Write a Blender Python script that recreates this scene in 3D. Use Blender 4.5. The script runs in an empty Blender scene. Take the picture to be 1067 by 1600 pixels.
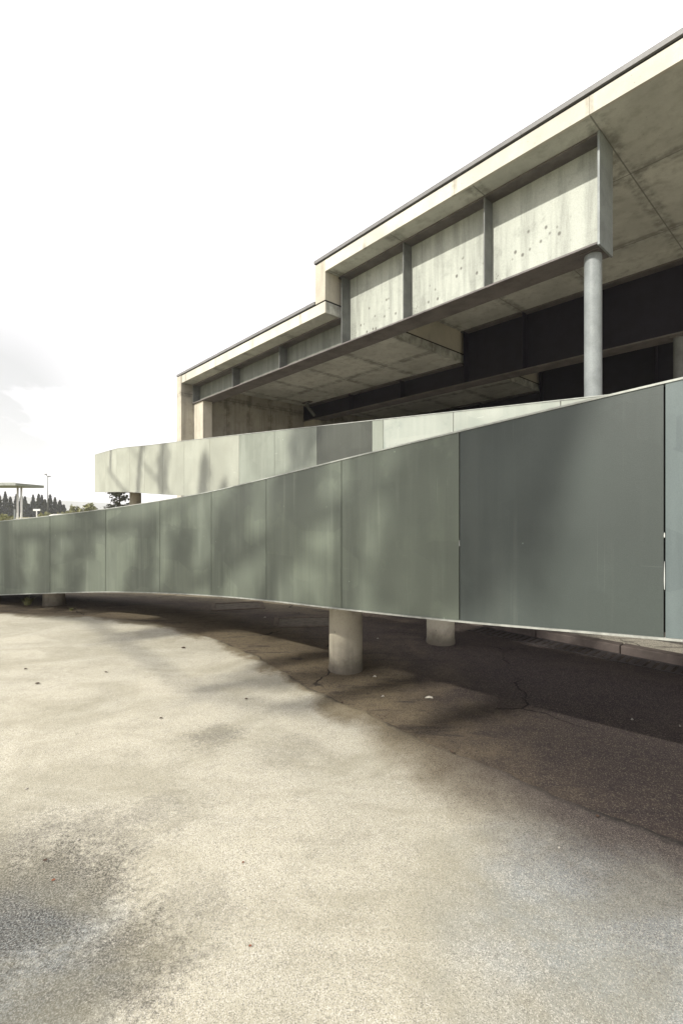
import bpy, bmesh, math, random
from mathutils import Vector, noise as mnoise
R = math.radians
random.seed(7)
S = bpy.context.scene
COL = S.collection

# ------------------------------------------------------------------ camera
CAM_H = 1.65
cd = bpy.data.cameras.new('camera'); cam = bpy.data.objects.new('camera', cd); COL.objects.link(cam)
cd.sensor_fit = 'VERTICAL'; cd.sensor_height = 36; cd.sensor_width = 24; cd.lens = 16.5
cd.clip_start = 0.05; cd.clip_end = 12000
cam.location = (0, 0, CAM_H); cam.rotation_euler = (R(90), 0, 0)
S.camera = cam

# ------------------------------------------------------------------ light
SUN_EL = 37.0
SUN_H = Vector((-0.80, -0.60)).normalized()          # horizontal direction towards the sun
SUN_AZ = math.atan2(SUN_H.x, SUN_H.y)                 # from +Y, clockwise
w = bpy.data.worlds.new('World'); S.world = w; w.use_nodes = True
nt = w.node_tree; nt.nodes.clear()
out = nt.nodes.new('ShaderNodeOutputWorld'); bg = nt.nodes.new('ShaderNodeBackground')
bg.inputs['Strength'].default_value = 0.1
sky = nt.nodes.new('ShaderNodeTexSky'); sky.sky_type = 'NISHITA'; sky.sun_disc = False
sky.sun_elevation = R(SUN_EL); sky.sun_rotation = SUN_AZ
tc = nt.nodes.new('ShaderNodeTexCoord')
mp = nt.nodes.new('ShaderNodeMapping'); mp.inputs['Scale'].default_value = (1, 1, 2.6)
nz = nt.nodes.new('ShaderNodeTexNoise'); nz.inputs['Scale'].default_value = 3.4; nz.inputs['Detail'].default_value = 7; nz.inputs['Roughness'].default_value = 0.55
nz.inputs['Distortion'].default_value = 0.4
rp = nt.nodes.new('ShaderNodeValToRGB')
rp.color_ramp.elements[0].position = 0.31; rp.color_ramp.elements[0].color = (0, 0, 0, 1)
rp.color_ramp.elements[1].position = 0.47; rp.color_ramp.elements[1].color = (1, 1, 1, 1)
# a bank of greyer cloud low on the left
dot = nt.nodes.new('ShaderNodeVectorMath'); dot.operation = 'DISTANCE'
dot.inputs[1].default_value = Vector((-0.60, 0.80, 0.175)).normalized()[:]
bank = nt.nodes.new('ShaderNodeMapRange'); bank.inputs[1].default_value = 0.09; bank.inputs[2].default_value = 0.30
bank.inputs[3].default_value = 1.0; bank.inputs[4].default_value = 0.0
mul = nt.nodes.new('ShaderNodeMath'); mul.operation = 'MULTIPLY'
cl = nt.nodes.new('ShaderNodeMix'); cl.data_type = 'RGBA'
cl.inputs[6].default_value = (13.4, 12.9, 13.2, 1); cl.inputs[7].default_value = (6.3, 6.3, 6.2, 1)
mx = nt.nodes.new('ShaderNodeMix'); mx.data_type = 'RGBA'; mx.inputs[0].default_value = 0.9
L = nt.links.new
L(tc.outputs['Generated'], mp.inputs[0]); L(mp.outputs[0], nz.inputs['Vector']); L(nz.outputs['Fac'], rp.inputs[0])
L(tc.outputs['Generated'], dot.inputs[0]); L(dot.outputs['Value'], bank.inputs[0])
L(rp.outputs[0], mul.inputs[0]); L(bank.outputs[0], mul.inputs[1]); L(mul.outputs[0], cl.inputs[0])
L(sky.outputs[0], mx.inputs[6]); L(cl.outputs[2], mx.inputs[7]); L(mx.outputs[2], bg.inputs['Color'])
L(bg.outputs[0], out.inputs['Surface'])

sd = bpy.data.lights.new('sun', 'SUN'); sun = bpy.data.objects.new('sun', sd); COL.objects.link(sun)
sd.energy = 4.2; sd.angle = R(0.85); sd.color = (1.0, 0.955, 0.865)
to_sun = Vector((SUN_H.x * math.cos(R(SUN_EL)), SUN_H.y * math.cos(R(SUN_EL)), math.sin(R(SUN_EL))))
sun.rotation_euler = to_sun.to_track_quat('Z', 'Y').to_euler()
sun.location = (-30, -30, 40)

S.view_settings.view_transform = 'Standard'; S.view_settings.look = 'None'
S.view_settings.gamma = 1; S.view_settings.use_curve_mapping = False
S.view_settings.exposure = 0.35
S.cycles.max_bounces = 8; S.cycles.diffuse_bounces = 4; S.cycles.volume_bounces = 1

# ------------------------------------------------------------------ helpers
def new_obj(name, me, parent=None):
    o = bpy.data.objects.new(name, me); COL.objects.link(o)
    if parent is not None: o.parent = parent
    return o
def tag(o, label=None, cat=None, group=None, kind=None):
    for k, v in (('label', label), ('category', cat), ('group', group), ('kind', kind)):
        if v: o[k] = v
    return o
def empty(name, loc=(0, 0, 0), rz=0.0):
    o = new_obj(name, None); o.location = loc; o.rotation_euler = (0, 0, rz); o.empty_display_size = 0.2
    return o
class MB:
    def __init__(s): s.v = []; s.f = []
    def add(s, vs, fs):
        b = len(s.v); s.v += [tuple(p) for p in vs]; s.f += [tuple(i + b for i in f) for f in fs]; return s
    def box(s, x0, x1, y0, y1, z0, z1):
        return s.add([(x0, y0, z0), (x1, y0, z0), (x1, y1, z0), (x0, y1, z0), (x0, y0, z1), (x1, y0, z1), (x1, y1, z1), (x0, y1, z1)],
                     [(0, 3, 2, 1), (4, 5, 6, 7), (0, 1, 5, 4), (1, 2, 6, 5), (2, 3, 7, 6), (3, 0, 4, 7)])
    def tube(s, p, q, r0, r1=None, n=10, cap=True):
        r1 = r0 if r1 is None else r1
        p, q = Vector(p), Vector(q); d = (q - p).normalized()
        a = d.orthogonal().normalized(); b = d.cross(a)
        vs = []
        for c, r in ((p, r0), (q, r1)):
            vs += [c + (a * math.cos(t) + b * math.sin(t)) * r for t in (2 * math.pi * k / n for k in range(n))]
        fs = [(k, (k + 1) % n, n + (k + 1) % n, n + k) for k in range(n)]
        if cap: fs += [tuple(range(n - 1, -1, -1)), tuple(range(n, 2 * n))]
        return s.add(vs, fs)
    def strip(s, prof, path):
        """sweep: path = list of functions/frames; prof(i) gives ring of points per station"""
        rings = [prof(i) for i in range(len(path))]; n = len(rings[0]); b = len(s.v)
        for r in rings: s.v += [tuple(p) for p in r]
        for i in range(len(rings) - 1):
            for k in range(n):
                s.f.append((b + i * n + k, b + i * n + (k + 1) % n, b + (i + 1) * n + (k + 1) % n, b + (i + 1) * n + k))
        s.f.append(tuple(b + k for k in range(n - 1, -1, -1)))
        e = b + (len(rings) - 1) * n
        s.f.append(tuple(e + k for k in range(n)))
        return s
    def build(s, name, mat, parent=None, smooth=False, bevel=0.0):
        me = bpy.data.meshes.new(name); me.from_pydata(s.v, [], s.f)
        bm = bmesh.new(); bm.from_mesh(me); bmesh.ops.recalc_face_normals(bm, faces=bm.faces)
        if bevel: bmesh.ops.bevel(bm, geom=list(bm.edges), offset=bevel, segments=1, affect='EDGES', clamp_overlap=True)
        bm.to_mesh(me); bm.free()
        if smooth:
            me.polygons.foreach_set('use_smooth', [len(p.vertices) == 4 for p in me.polygons])
        me.materials.append(mat)
        return new_obj(name, me, parent)
def copy_tree(o, parent=None):
    c = o.copy(); COL.objects.link(c); c.parent = parent
    for ch in list(o.children): copy_tree(ch, c)
    return c

# ------------------------------------------------------------------ materials
class NT:
    def __init__(s, name, rough=0.85, spec=0.3):
        s.m = bpy.data.materials.new(name); s.m.use_nodes = True; s.t = s.m.node_tree
        s.p = s.t.nodes['Principled BSDF']; s.set(s.p.inputs['Roughness'], rough)
        s.p.inputs['Specular IOR Level'].default_value = spec
        s._oc = None
    def set(s, sock, v):
        if hasattr(v, 'is_linked') or isinstance(v, bpy.types.NodeSocket): s.t.links.new(v, sock)
        elif isinstance(v, tuple) and len(v) == 3 and sock.type == 'RGBA': sock.default_value = (*v, 1)
        else: sock.default_value = v
    def node(s, typ, **kw):
        n = s.t.nodes.new(typ)
        for k, v in kw.items(): setattr(n, k, v)
        return n
    def oc(s):
        if s._oc is None: s._oc = s.node('ShaderNodeTexCoord').outputs['Object']
        return s._oc
    def map(s, scale=(1, 1, 1), loc=(0, 0, 0), rot=(0, 0, 0), vec=None):
        n = s.node('ShaderNodeMapping'); s.set(n.inputs[0], vec or s.oc())
        n.inputs['Scale'].default_value = scale; n.inputs['Location'].default_value = loc; n.inputs['Rotation'].default_value = rot
        return n.outputs[0]
    def noise(s, scale, detail=4, rough=0.55, vec=None, dist=0.0):
        n = s.node('ShaderNodeTexNoise'); s.set(n.inputs['Vector'], vec or s.oc())
        n.inputs['Scale'].default_value = scale; n.inputs['Detail'].default_value = detail
        n.inputs['Roughness'].default_value = rough; n.inputs['Distortion'].default_value = dist
        return n.outputs['Fac']
    def vor(s, scale, feature='F1', vec=None, rnd=1.0):
        n = s.node('ShaderNodeTexVoronoi', feature=feature); s.set(n.inputs['Vector'], vec or s.oc())
        n.inputs['Scale'].default_value = scale; n.inputs['Randomness'].default_value = rnd
        return n
    def ramp(s, fac, a, b, lo=0.0, hi=1.0):
        n = s.node('ShaderNodeMapRange', interpolation_type='SMOOTHSTEP'); s.set(n.inputs[0], fac)
        for i, v in ((1, a), (2, b), (3, lo), (4, hi)): s.set(n.inputs[i], v)
        return n.outputs[0]
    def math(s, op, a, b=0.0, c=None):
        n = s.node('ShaderNodeMath', operation=op); s.set(n.inputs[0], a); s.set(n.inputs[1], b)
        if c is not None: s.set(n.inputs[2], c)
        return n.outputs[0]
    def mix(s, fac, a, b, mode='MIX'):
        n = s.node('ShaderNodeMix', data_type='RGBA', blend_type=mode); s.set(n.inputs[0], fac); s.set(n.inputs[6], a); s.set(n.inputs[7], b)
        return n.outputs[2]
    def xyz(s, vec=None):
        n = s.node('ShaderNodeSeparateXYZ'); s.set(n.inputs[0], vec or s.oc()); return n.outputs
    def attr(s, name):
        return s.node('ShaderNodeAttribute', attribute_name=name).outputs['Fac']
    def rnd(s): return s.node('ShaderNodeObjectInfo').outputs['Random']
    def bump(s, h, strength=0.3, dist=0.01):
        n = s.node('ShaderNodeBump'); s.set(n.inputs['Height'], h); n.inputs['Strength'].default_value = strength; n.inputs['Distance'].default_value = dist
        s.t.links.new(n.outputs[0], s.p.inputs['Normal'])
    def color(s, c): s.set(s.p.inputs['Base Color'], c)
    def spot(s, cx, cy, r0, r1, vec=None):
        """1 inside an ellipse-free disc about (cx,cy), 0 outside"""
        x, y, z = s.xyz(vec)
        dx = s.math('SUBTRACT', x, cx); dy = s.math('SUBTRACT', y, cy)
        d = s.math('SQRT', s.math('ADD', s.math('MULTIPLY', dx, dx), s.math('MULTIPLY', dy, dy)))
        return s.ramp(d, r0, r1, 1.0, 0.0)
def linemask(n, coord, spacing, offset, width):
    """1 on thin lines every `spacing` along coord"""
    a = n.math('SUBTRACT', coord, offset - spacing / 2)
    m = n.math('FLOORED_MODULO', a, spacing)
    d = n.math('ABSOLUTE', n.math('SUBTRACT', m, spacing / 2))
    return n.ramp(d, width * 0.5, width, 1.0, 0.0)

def mat_concrete(name, base, dark, joints=(), board=0.0, stain=0.6, splash=False):
    n = NT(name, 0.9, 0.2)
    x, y, z = n.xyz()
    big = n.noise(0.55, 6, 0.6); mid = n.noise(3.2, 6, 0.65); fine = n.noise(45, 4, 0.7)
    streak = n.noise(1.0, 5, 0.6, n.map((5, 5, 0.5)))
    c = n.mix(n.ramp(big, 0.36, 0.66), base, tuple(b * 0.74 for b in base))
    c = n.mix(n.math('MULTIPLY', n.ramp(mid, 0.45, 0.75), stain), c, dark)
    c = n.mix(n.math('MULTIPLY', n.ramp(streak, 0.52, 0.78), 0.45 * stain), c, dark)
    c = n.mix(n.ramp(fine, 0.3, 0.8, 0.0, 0.35), c, tuple(b * 0.6 for b in base))
    h = n.math('MULTIPLY', fine, 0.25)
    if board:
        bs = n.noise(1.0, 3, 0.5, n.map((9, 9, 0.15)))
        bm_ = n.math('MULTIPLY', n.ramp(bs, 0.5, 0.62), n.ramp(n.noise(0.8, 1, 0.5), 0.44, 0.54, 0.0, board))
        c = n.mix(bm_, c, tuple(b * 0.35 for b in base)); h = n.math('SUBTRACT', h, bm_)
    for ax, sp, off, wd in joints:
        lm = linemask(n, (x, y, z)[ax], sp, off, wd)
        c = n.mix(n.math('MULTIPLY', lm, 0.75), c, tuple(b * 0.22 for b in base))
        halo = linemask(n, (x, y, z)[ax], sp, off, wd * 14)
        c = n.mix(n.math('MULTIPLY', n.math('MULTIPLY', halo, n.ramp(mid, 0.35, 0.62)), 0.6), c, tuple(b * 0.55 for b in dark))
        h = n.math('SUBTRACT', h, lm)
    if splash:
        sp = n.ramp(n.math('SUBTRACT', z, n.math('MULTIPLY', n.noise(9, 5, 0.7), 0.22)), -0.10, 0.14, 1.0, 0.0)
        c = n.mix(n.math('MULTIPLY', sp, 0.75), c, (0.06, 0.05, 0.038))
    v = n.vor(7.0).outputs['Distance']
    c = n.mix(n.ramp(v, 0.05, 0.09, 0.5, 0.0), c, tuple(b * 0.3 for b in base))
    n.color(c); n.bump(h, 0.35, 0.012)
    return n.m

def mat_panel(name, base, streakc, patchc, amt=0.5, rough=0.5, mott=0.25):
    """painted cladding sheet: roller patches, faint vertical runs, chalky bloom"""
    n = NT(name, rough, 0.35)
    rnd = n.rnd(); off = n.node('ShaderNodeCombineXYZ'); 
    for i in range(3): n.set(off.inputs[i], n.math('MULTIPLY', rnd, 37.0 + 11 * i))
    vec = n.node('ShaderNodeVectorMath', operation='ADD'); n.set(vec.inputs[0], n.oc()); n.set(vec.inputs[1], off.outputs[0]); vec = vec.outputs[0]
    big = n.noise(1.1, 4, 0.5, vec)
    runs = n.noise(1.0, 5, 0.65, n.map((16, 16, 0.6), vec=vec))
    runs2 = n.noise(1.0, 3, 0.6, n.map((4.5, 4.5, 0.55), vec=vec))
    fine = n.noise(180, 3, 0.6, vec)
    bx = n.vor(1.5, vec=n.map((1.0, 1.0, 1.5), vec=vec)); bx.distance = 'CHEBYCHEV'
    c = n.mix(n.ramp(big, 0.34, 0.68), base, tuple(b * 0.78 for b in base))
    c = n.mix(n.math('MULTIPLY', n.ramp(runs2, 0.5, 0.72), amt * 0.55), c, streakc)
    c = n.mix(n.math('MULTIPLY', n.ramp(runs, 0.55, 0.8), amt), c, streakc)
    c = n.mix(n.math('MULTIPLY', n.ramp(n.noise(2.6, 6, 0.7, vec), 0.56, 0.7), mott), c, patchc)
    cell = n.xyz(bx.outputs['Color'])
    c = n.mix(n.math('MULTIPLY', n.ramp(cell[0], 0.62, 0.66), n.math('MULTIPLY', n.ramp(runs, 0.3, 0.6), amt * 0.5)), c, patchc)
    c = n.mix(n.math('MULTIPLY', n.ramp(cell[1], 0.7, 0.74), amt * 0.35), c, tuple(b * 0.8 for b in base))
    c = n.mix(n.ramp(fine, 0.25, 0.75, 0.0, 0.28), c, tuple(b * 0.55 for b in base))
    drip = n.math('MULTIPLY', n.ramp(n.noise(1.0, 4, 0.7, n.map((55, 55, 0.9), vec=vec)), 0.62, 0.72), n.ramp(n.noise(1.4, 3, 0.6, vec), 0.48, 0.62))
    c = n.mix(n.math('MULTIPLY', drip, amt * 0.7), c, streakc)
    drk = n.math('MULTIPLY', n.ramp(n.noise(1.0, 4, 0.7, n.map((38, 38, 0.7), loc=(5, 3, 1), vec=vec)), 0.60, 0.74), n.ramp(n.noise(1.2, 3, 0.6, n.map(loc=(9, 1, 4), vec=vec)), 0.46, 0.62))
    c = n.mix(n.math('MULTIPLY', drk, amt * 0.6), c, tuple(b * 0.55 for b in base))
    scr = n.math('MULTIPLY', n.ramp(n.noise(1.0, 2, 0.5, n.map((3, 3, 90), rot=(0, 0.5, 0), vec=vec)), 0.70, 0.74), n.ramp(n.noise(2.2, 2, 0.5, n.map(loc=(2, 7, 1), vec=vec)), 0.6, 0.68))
    c = n.mix(n.math('MULTIPLY', scr, 0.5), c, tuple(min(1, b * 2) for b in base))
    v = n.vor(5.0, vec=vec).outputs['Distance']
    c = n.mix(n.ramp(v, 0.015, 0.035, 0.7, 0.0), c, tuple(min(1, b * 3) for b in base))
    n.color(c)
    n.set(n.p.inputs['Roughness'], n.ramp(big, 0.3, 0.7, rough - 0.08, rough + 0.12))
    n.bump(n.math('ADD', n.math('MULTIPLY', fine, 0.05), n.noise(0.9, 2, 0.4, vec)), 0.35, 0.03)
    return n.m

def mat_web(name, base, rust, spots=True):
    """pale painted steel web with rust pocks gathered in the middle of each bay"""
    n = NT(name, 0.55, 0.35)
    x, y, z = n.xyz()
    streak = n.noise(1.0, 5, 0.6, n.map((6, 6, 0.5))); mid = n.noise(2.4, 6, 0.7); fine = n.noise(60, 3, 0.6)
    c = n.mix(n.ramp(streak, 0.38, 0.72), base, tuple(b * 0.66 for b in base))
    c = n.mix(n.math('MULTIPLY', n.ramp(mid, 0.5, 0.72), 0.5), c, tuple(b * 0.5 for b in base))
    c = n.mix(n.ramp(fine, 0.3, 0.8, 0, 0.25), c, rust)
    if spots:
        bay = n.math('FLOORED_MODULO', n.math('ADD', x, 3.04), 2.155)
        inbay = n.ramp(n.math('ABSOLUTE', n.math('SUBTRACT', bay, 1.08)), 0.35, 0.95, 1.0, 0.0)
        zz = n.ramp(n.math('ABSOLUTE', n.math('SUBTRACT', z, 6.8)), 0.1, 0.55, 1.0, 0.0)
        m = n.math('MULTIPLY', inbay, zz)
        gate = n.ramp(n.math('ADD', n.math('MULTIPLY', m, 0.55), n.noise(1.6, 3, 0.6)), 0.60, 0.72)
        v = n.vor(6.2, vec=n.map((1, 0, 0.8))).outputs['Distance']
        pock = n.math('MULTIPLY', n.ramp(v, 0.10, 0.27, 1.0, 0.0), gate)
        c = n.mix(n.math('MULTIPLY', pock, 0.85), c, rust)
        g2 = n.ramp(n.noise(1.7, 4, 0.6), 0.5, 0.62)
        v2 = n.vor(26, vec=n.map((1, 0, 0.7))).outputs['Distance']
        edge = n.ramp(n.math('ABSOLUTE', n.math('SUBTRACT', bay, 1.08)), 0.62, 1.0, 0.0, 1.0)
        low = n.ramp(z, 6.3, 7.3, 1.0, 0.0)
        c = n.mix(n.math('MULTIPLY', n.math('MULTIPLY', n.ramp(v2, 0.2, 0.4, 0.8, 0.0), g2), n.math('MULTIPLY', edge, low)), c, rust)
    n.color(c); n.bump(fine, 0.08, 0.01)
    return n.m

def mat_plain(name, base, rough=0.6, var=0.3, scale=8, metal=0.0, spec=0.3):
    n = NT(name, rough, spec); n.p.inputs['Metallic'].default_value = metal
    f = n.noise(scale, 5, 0.6); g = n.noise(scale * 12, 3, 0.6)
    c = n.mix(n.ramp(f, 0.35, 0.7), base, tuple(b * (1 - var) for b in base))
    c = n.mix(n.ramp(g, 0.3, 0.75, 0, 0.35), c, tuple(b * 0.6 for b in base))
    n.color(c); n.bump(g, 0.12, 0.01)
    return n.m

def gpx(px, py):                                        # where a ray of the camera meets the ground (metres)
    d = CAM_H * 733.3 / (py - 800.0); return ((px - 533.5) / 733.3 * d, d)

def crackmask(n, scale, width, gate):
    w_ = n.node('ShaderNodeMix', data_type='VECTOR')
    nn = n.node('ShaderNodeTexNoise'); n.set(nn.inputs['Vector'], n.oc()); nn.inputs['Scale'].default_value = 4.0; nn.inputs['Detail'].default_value = 6
    n.set(w_.inputs[4], n.oc()); n.set(w_.inputs[5], nn.outputs['Color']); w_.inputs[0].default_value = 0.22
    v = n.vor(scale, 'DISTANCE_TO_EDGE', vec=w_.outputs[1])
    return n.math('MULTIPLY', n.ramp(v.outputs['Distance'], width * 0.4, width, 1.0, 0.0), n.ramp(n.noise(0.8, 4, 0.6), gate, gate + 0.08))
def mat_asphalt():
    n = NT('worn_asphalt', 0.92, 0.25)
    e = n.attr('edge_dist')
    big = n.noise(0.45, 5, 0.55, dist=0.5); mid = n.noise(2.0, 6, 0.65); sm = n.noise(9, 6, 0.7)
    grain = n.noise(330, 2, 0.8); g2 = n.noise(120, 3, 0.8)
    st = n.vor(290); st2 = n.vor(120)
    warm = n.math('SUBTRACT', 1.0, n.math('MAXIMUM', n.math('MULTIPLY', n.spot(1.35, 1.75, 0.1, 1.5), 1.1), n.spot(-1.3, 1.5, 0.1, 1.0)))  # greyer lower corners: lens vignetting mixed into the asphalt colour
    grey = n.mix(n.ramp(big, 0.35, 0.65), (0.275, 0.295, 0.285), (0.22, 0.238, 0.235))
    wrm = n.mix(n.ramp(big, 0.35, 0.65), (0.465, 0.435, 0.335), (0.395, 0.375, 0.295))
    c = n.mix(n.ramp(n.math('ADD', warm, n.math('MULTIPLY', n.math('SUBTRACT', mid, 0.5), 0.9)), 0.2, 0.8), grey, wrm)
    c = n.mix(n.math('MULTIPLY', n.ramp(mid, 0.45, 0.75), 0.5), c, (0.27, 0.25, 0.185))
    c = n.mix(n.ramp(sm, 0.46, 0.78, 0, 0.42), c, (0.20, 0.19, 0.15))
    c = n.mix(n.math('MULTIPLY', n.ramp(n.xyz(st.outputs['Color'])[0], 0.55, 0.95), 0.66), c, (0.11, 0.105, 0.092))
    c = n.mix(n.math('MULTIPLY', n.ramp(n.xyz(st.outputs['Color'])[1], 0.6, 1.0), 0.55), c, (0.70, 0.67, 0.585))
    c = n.mix(n.ramp(grain, 0.5, 0.72, 0, 0.6), c, (0.10, 0.095, 0.08))
    pore = n.math('MULTIPLY', n.ramp(st2.outputs['Distance'], 0.10, 0.24, 1.0, 0.0), n.ramp(g2, 0.42, 0.6))
    c = n.mix(n.math('MULTIPLY', pore, 0.6), c, (0.06, 0.055, 0.045))
    grime = None
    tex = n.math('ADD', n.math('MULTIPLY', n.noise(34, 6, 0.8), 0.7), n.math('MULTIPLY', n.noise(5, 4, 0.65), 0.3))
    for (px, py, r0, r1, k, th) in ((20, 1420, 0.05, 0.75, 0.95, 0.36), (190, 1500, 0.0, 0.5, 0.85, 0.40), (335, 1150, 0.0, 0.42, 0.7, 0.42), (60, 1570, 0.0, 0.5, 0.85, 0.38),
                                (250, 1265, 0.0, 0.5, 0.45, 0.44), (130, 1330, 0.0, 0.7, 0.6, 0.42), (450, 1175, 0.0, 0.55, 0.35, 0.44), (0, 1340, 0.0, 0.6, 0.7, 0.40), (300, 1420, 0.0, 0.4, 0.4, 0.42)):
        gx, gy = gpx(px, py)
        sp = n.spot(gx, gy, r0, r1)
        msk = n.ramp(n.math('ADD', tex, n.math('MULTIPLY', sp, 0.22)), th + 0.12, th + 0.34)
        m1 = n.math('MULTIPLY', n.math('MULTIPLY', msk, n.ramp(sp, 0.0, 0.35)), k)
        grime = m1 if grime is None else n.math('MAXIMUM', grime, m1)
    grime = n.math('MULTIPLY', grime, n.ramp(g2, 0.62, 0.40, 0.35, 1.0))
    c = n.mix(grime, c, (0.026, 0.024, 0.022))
    blot = n.ramp(n.noise(1.15, 6, 0.62, n.map((1, 1.6, 1), rot=(0, 0, 0.6)), dist=0.8), 0.40, 0.66)
    c = n.mix(n.math('MULTIPLY', blot, 0.42), c, (0.21, 0.195, 0.135))
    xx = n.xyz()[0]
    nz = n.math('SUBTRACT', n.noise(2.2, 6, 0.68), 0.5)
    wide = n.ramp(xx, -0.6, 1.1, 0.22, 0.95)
    ed = n.ramp(n.math('DIVIDE', n.math('ADD', e, n.math('MULTIPLY', nz, 0.9)), wide), 0.02, 1.0, 1.0, 0.0)  # edge dirt; towards the right it widens into a soft painted shadow
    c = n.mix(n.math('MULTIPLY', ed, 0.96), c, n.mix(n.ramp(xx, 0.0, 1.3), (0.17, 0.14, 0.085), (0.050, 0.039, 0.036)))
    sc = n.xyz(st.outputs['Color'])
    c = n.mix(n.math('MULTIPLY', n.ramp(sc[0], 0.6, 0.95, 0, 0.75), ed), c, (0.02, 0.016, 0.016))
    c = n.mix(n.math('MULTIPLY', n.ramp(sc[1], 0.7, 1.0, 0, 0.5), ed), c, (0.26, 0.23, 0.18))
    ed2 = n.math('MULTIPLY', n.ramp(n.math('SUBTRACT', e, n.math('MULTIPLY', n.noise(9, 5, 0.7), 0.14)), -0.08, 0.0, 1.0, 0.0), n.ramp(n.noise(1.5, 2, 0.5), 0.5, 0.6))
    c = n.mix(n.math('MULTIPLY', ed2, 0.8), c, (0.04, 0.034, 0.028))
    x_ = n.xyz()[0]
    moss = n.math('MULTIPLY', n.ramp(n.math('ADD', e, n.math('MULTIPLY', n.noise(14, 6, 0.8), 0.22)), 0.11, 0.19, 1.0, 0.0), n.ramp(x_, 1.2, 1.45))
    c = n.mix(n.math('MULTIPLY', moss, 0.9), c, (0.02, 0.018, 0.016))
    n.color(c)
    h = n.math('ADD', n.math('MULTIPLY', grain, 0.8), n.math('MULTIPLY', g2, 0.8))
    h = n.math('SUBTRACT', h, pore)
    n.bump(h, 0.28, 0.006)
    return n.m
def mat_yard():
    n = NT('dirty_old_asphalt', 0.95, 0.2)
    x, y, z = n.xyz()
    e = n.attr('edge_dist')
    big = n.noise(0.7, 5, 0.6, dist=0.6); mid = n.noise(3.0, 6, 0.65); grain = n.noise(230, 2, 0.8); sm = n.noise(14, 6, 0.75)
    st = n.vor(190); strk = n.noise(1.6, 6, 0.65, n.map((1, 4.5, 1), rot=(0, 0, 0.75)), dist=0.6)
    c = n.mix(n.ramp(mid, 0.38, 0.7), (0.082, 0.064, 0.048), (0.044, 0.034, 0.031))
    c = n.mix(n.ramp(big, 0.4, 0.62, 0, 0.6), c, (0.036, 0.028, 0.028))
    lit_silt = n.math('MULTIPLY', n.ramp(n.math('SUBTRACT', e, n.math('MULTIPLY', n.noise(1.8, 5, 0.65), 1.3)), -0.4, 0.8, 1.0, 0.0), n.ramp(n.math('ADD', x, n.math('MULTIPLY', mid, 0.8)), 2.3, 0.5, 0.0, 1.0))  # brown silt near the edge, its tone raised where the ground is sunlit
    c = n.mix(n.math('MULTIPLY', lit_silt, 0.85), c, (0.165, 0.132, 0.082))
    far = n.math('MULTIPLY', n.ramp(e, 1.2, 2.6), n.ramp(x, 0.5, -2.0))  # far left ground made paler in colour to read as sunlit
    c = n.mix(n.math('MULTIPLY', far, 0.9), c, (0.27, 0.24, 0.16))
    out_ = n.ramp(e, 3.4, 3.9)  # paler ground beyond the kerb, added to bounce light up to the soffit
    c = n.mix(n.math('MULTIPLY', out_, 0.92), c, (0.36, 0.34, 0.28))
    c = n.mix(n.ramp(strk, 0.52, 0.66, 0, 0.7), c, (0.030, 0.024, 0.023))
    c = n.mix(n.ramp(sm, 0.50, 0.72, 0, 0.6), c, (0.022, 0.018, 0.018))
    c = n.mix(n.ramp(n.math('ADD', x, n.math('MULTIPLY', n.math('SUBTRACT', mid, 0.5), 1.6)), 0.3, 1.6, 0.0, n.ramp(e, 3.3, 3.8, 0.6, 0.0)), c, (0.024, 0.018, 0.021))  # right side darkened: soft shade painted into the ground colour
    sc = n.xyz(st.outputs['Color'])
    c = n.mix(n.ramp(sc[0], 0.6, 0.95, 0, 0.7), c, (0.02, 0.016, 0.016))
    c = n.mix(n.ramp(sc[1], 0.72, 1.0, 0, 0.45), c, (0.21, 0.18, 0.135))
    c = n.mix(n.ramp(n.vor(24).outputs['Distance'], 0.03, 0.075, 0.6, 0), c, (0.26, 0.23, 0.18))
    cr = crackmask(n, 0.55, 0.006, 0.50)
    c = n.mix(n.math('MULTIPLY', cr, 0.9), c, (0.010, 0.008, 0.008))
    n.color(c); n.bump(n.math('SUBTRACT', n.math('ADD', grain, n.math('MULTIPLY', sm, 2.0)), n.math('MULTIPLY', cr, 3.0)), 0.45, 0.012)
    return n.m
def mat_leaf(name, a, b):
    n = NT(name, 0.7, 0.2)
    f = n.noise(1.3, 3, 0.6); g = n.noise(11, 2, 0.6)
    c = n.mix(n.ramp(f, 0.35, 0.65), a, b)
    c = n.mix(n.ramp(g, 0.4, 0.7, 0, 0.5), c, tuple(v * 0.5 for v in a))
    n.color(c); return n.m

GREY_D = (0.16, 0.14, 0.11)
M = {}
M['fascia'] = mat_concrete('fascia_concrete', (0.66, 0.635, 0.545), (0.46, 0.43, 0.35), joints=((0, 2.6, -3.0, 0.006),), stain=0.35)
M['soffit'] = mat_concrete('soffit_concrete', (0.62, 0.63, 0.565), (0.33, 0.325, 0.28), joints=((0, 2.2, -3.0, 0.016), (1, 2.66, 10.14, 0.016)), stain=0.8)
M['wall'] = mat_concrete('wall_concrete', (0.42, 0.395, 0.33), (0.25, 0.23, 0.19), joints=((1, 1.15, 9.05, 0.014), (2, 2.55, 6.62, 0.014)), board=0.3, stain=0.6)
M['pillar'] = mat_concrete('pillar_concrete', (0.56, 0.525, 0.43), (0.34, 0.31, 0.25), joints=((2, 2.55, 6.62, 0.012),), board=0.25, stain=0.4)
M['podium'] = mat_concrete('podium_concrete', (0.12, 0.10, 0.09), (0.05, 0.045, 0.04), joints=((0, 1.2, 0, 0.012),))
M['column'] = mat_concrete('column_concrete', (0.44, 0.405, 0.315), (0.20, 0.18, 0.145), stain=0.8, board=0.3, splash=True)
M['deck'] = mat_concrete('deck_concrete', (0.40, 0.37, 0.32), (0.22, 0.2, 0.17), stain=0.7)
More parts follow.
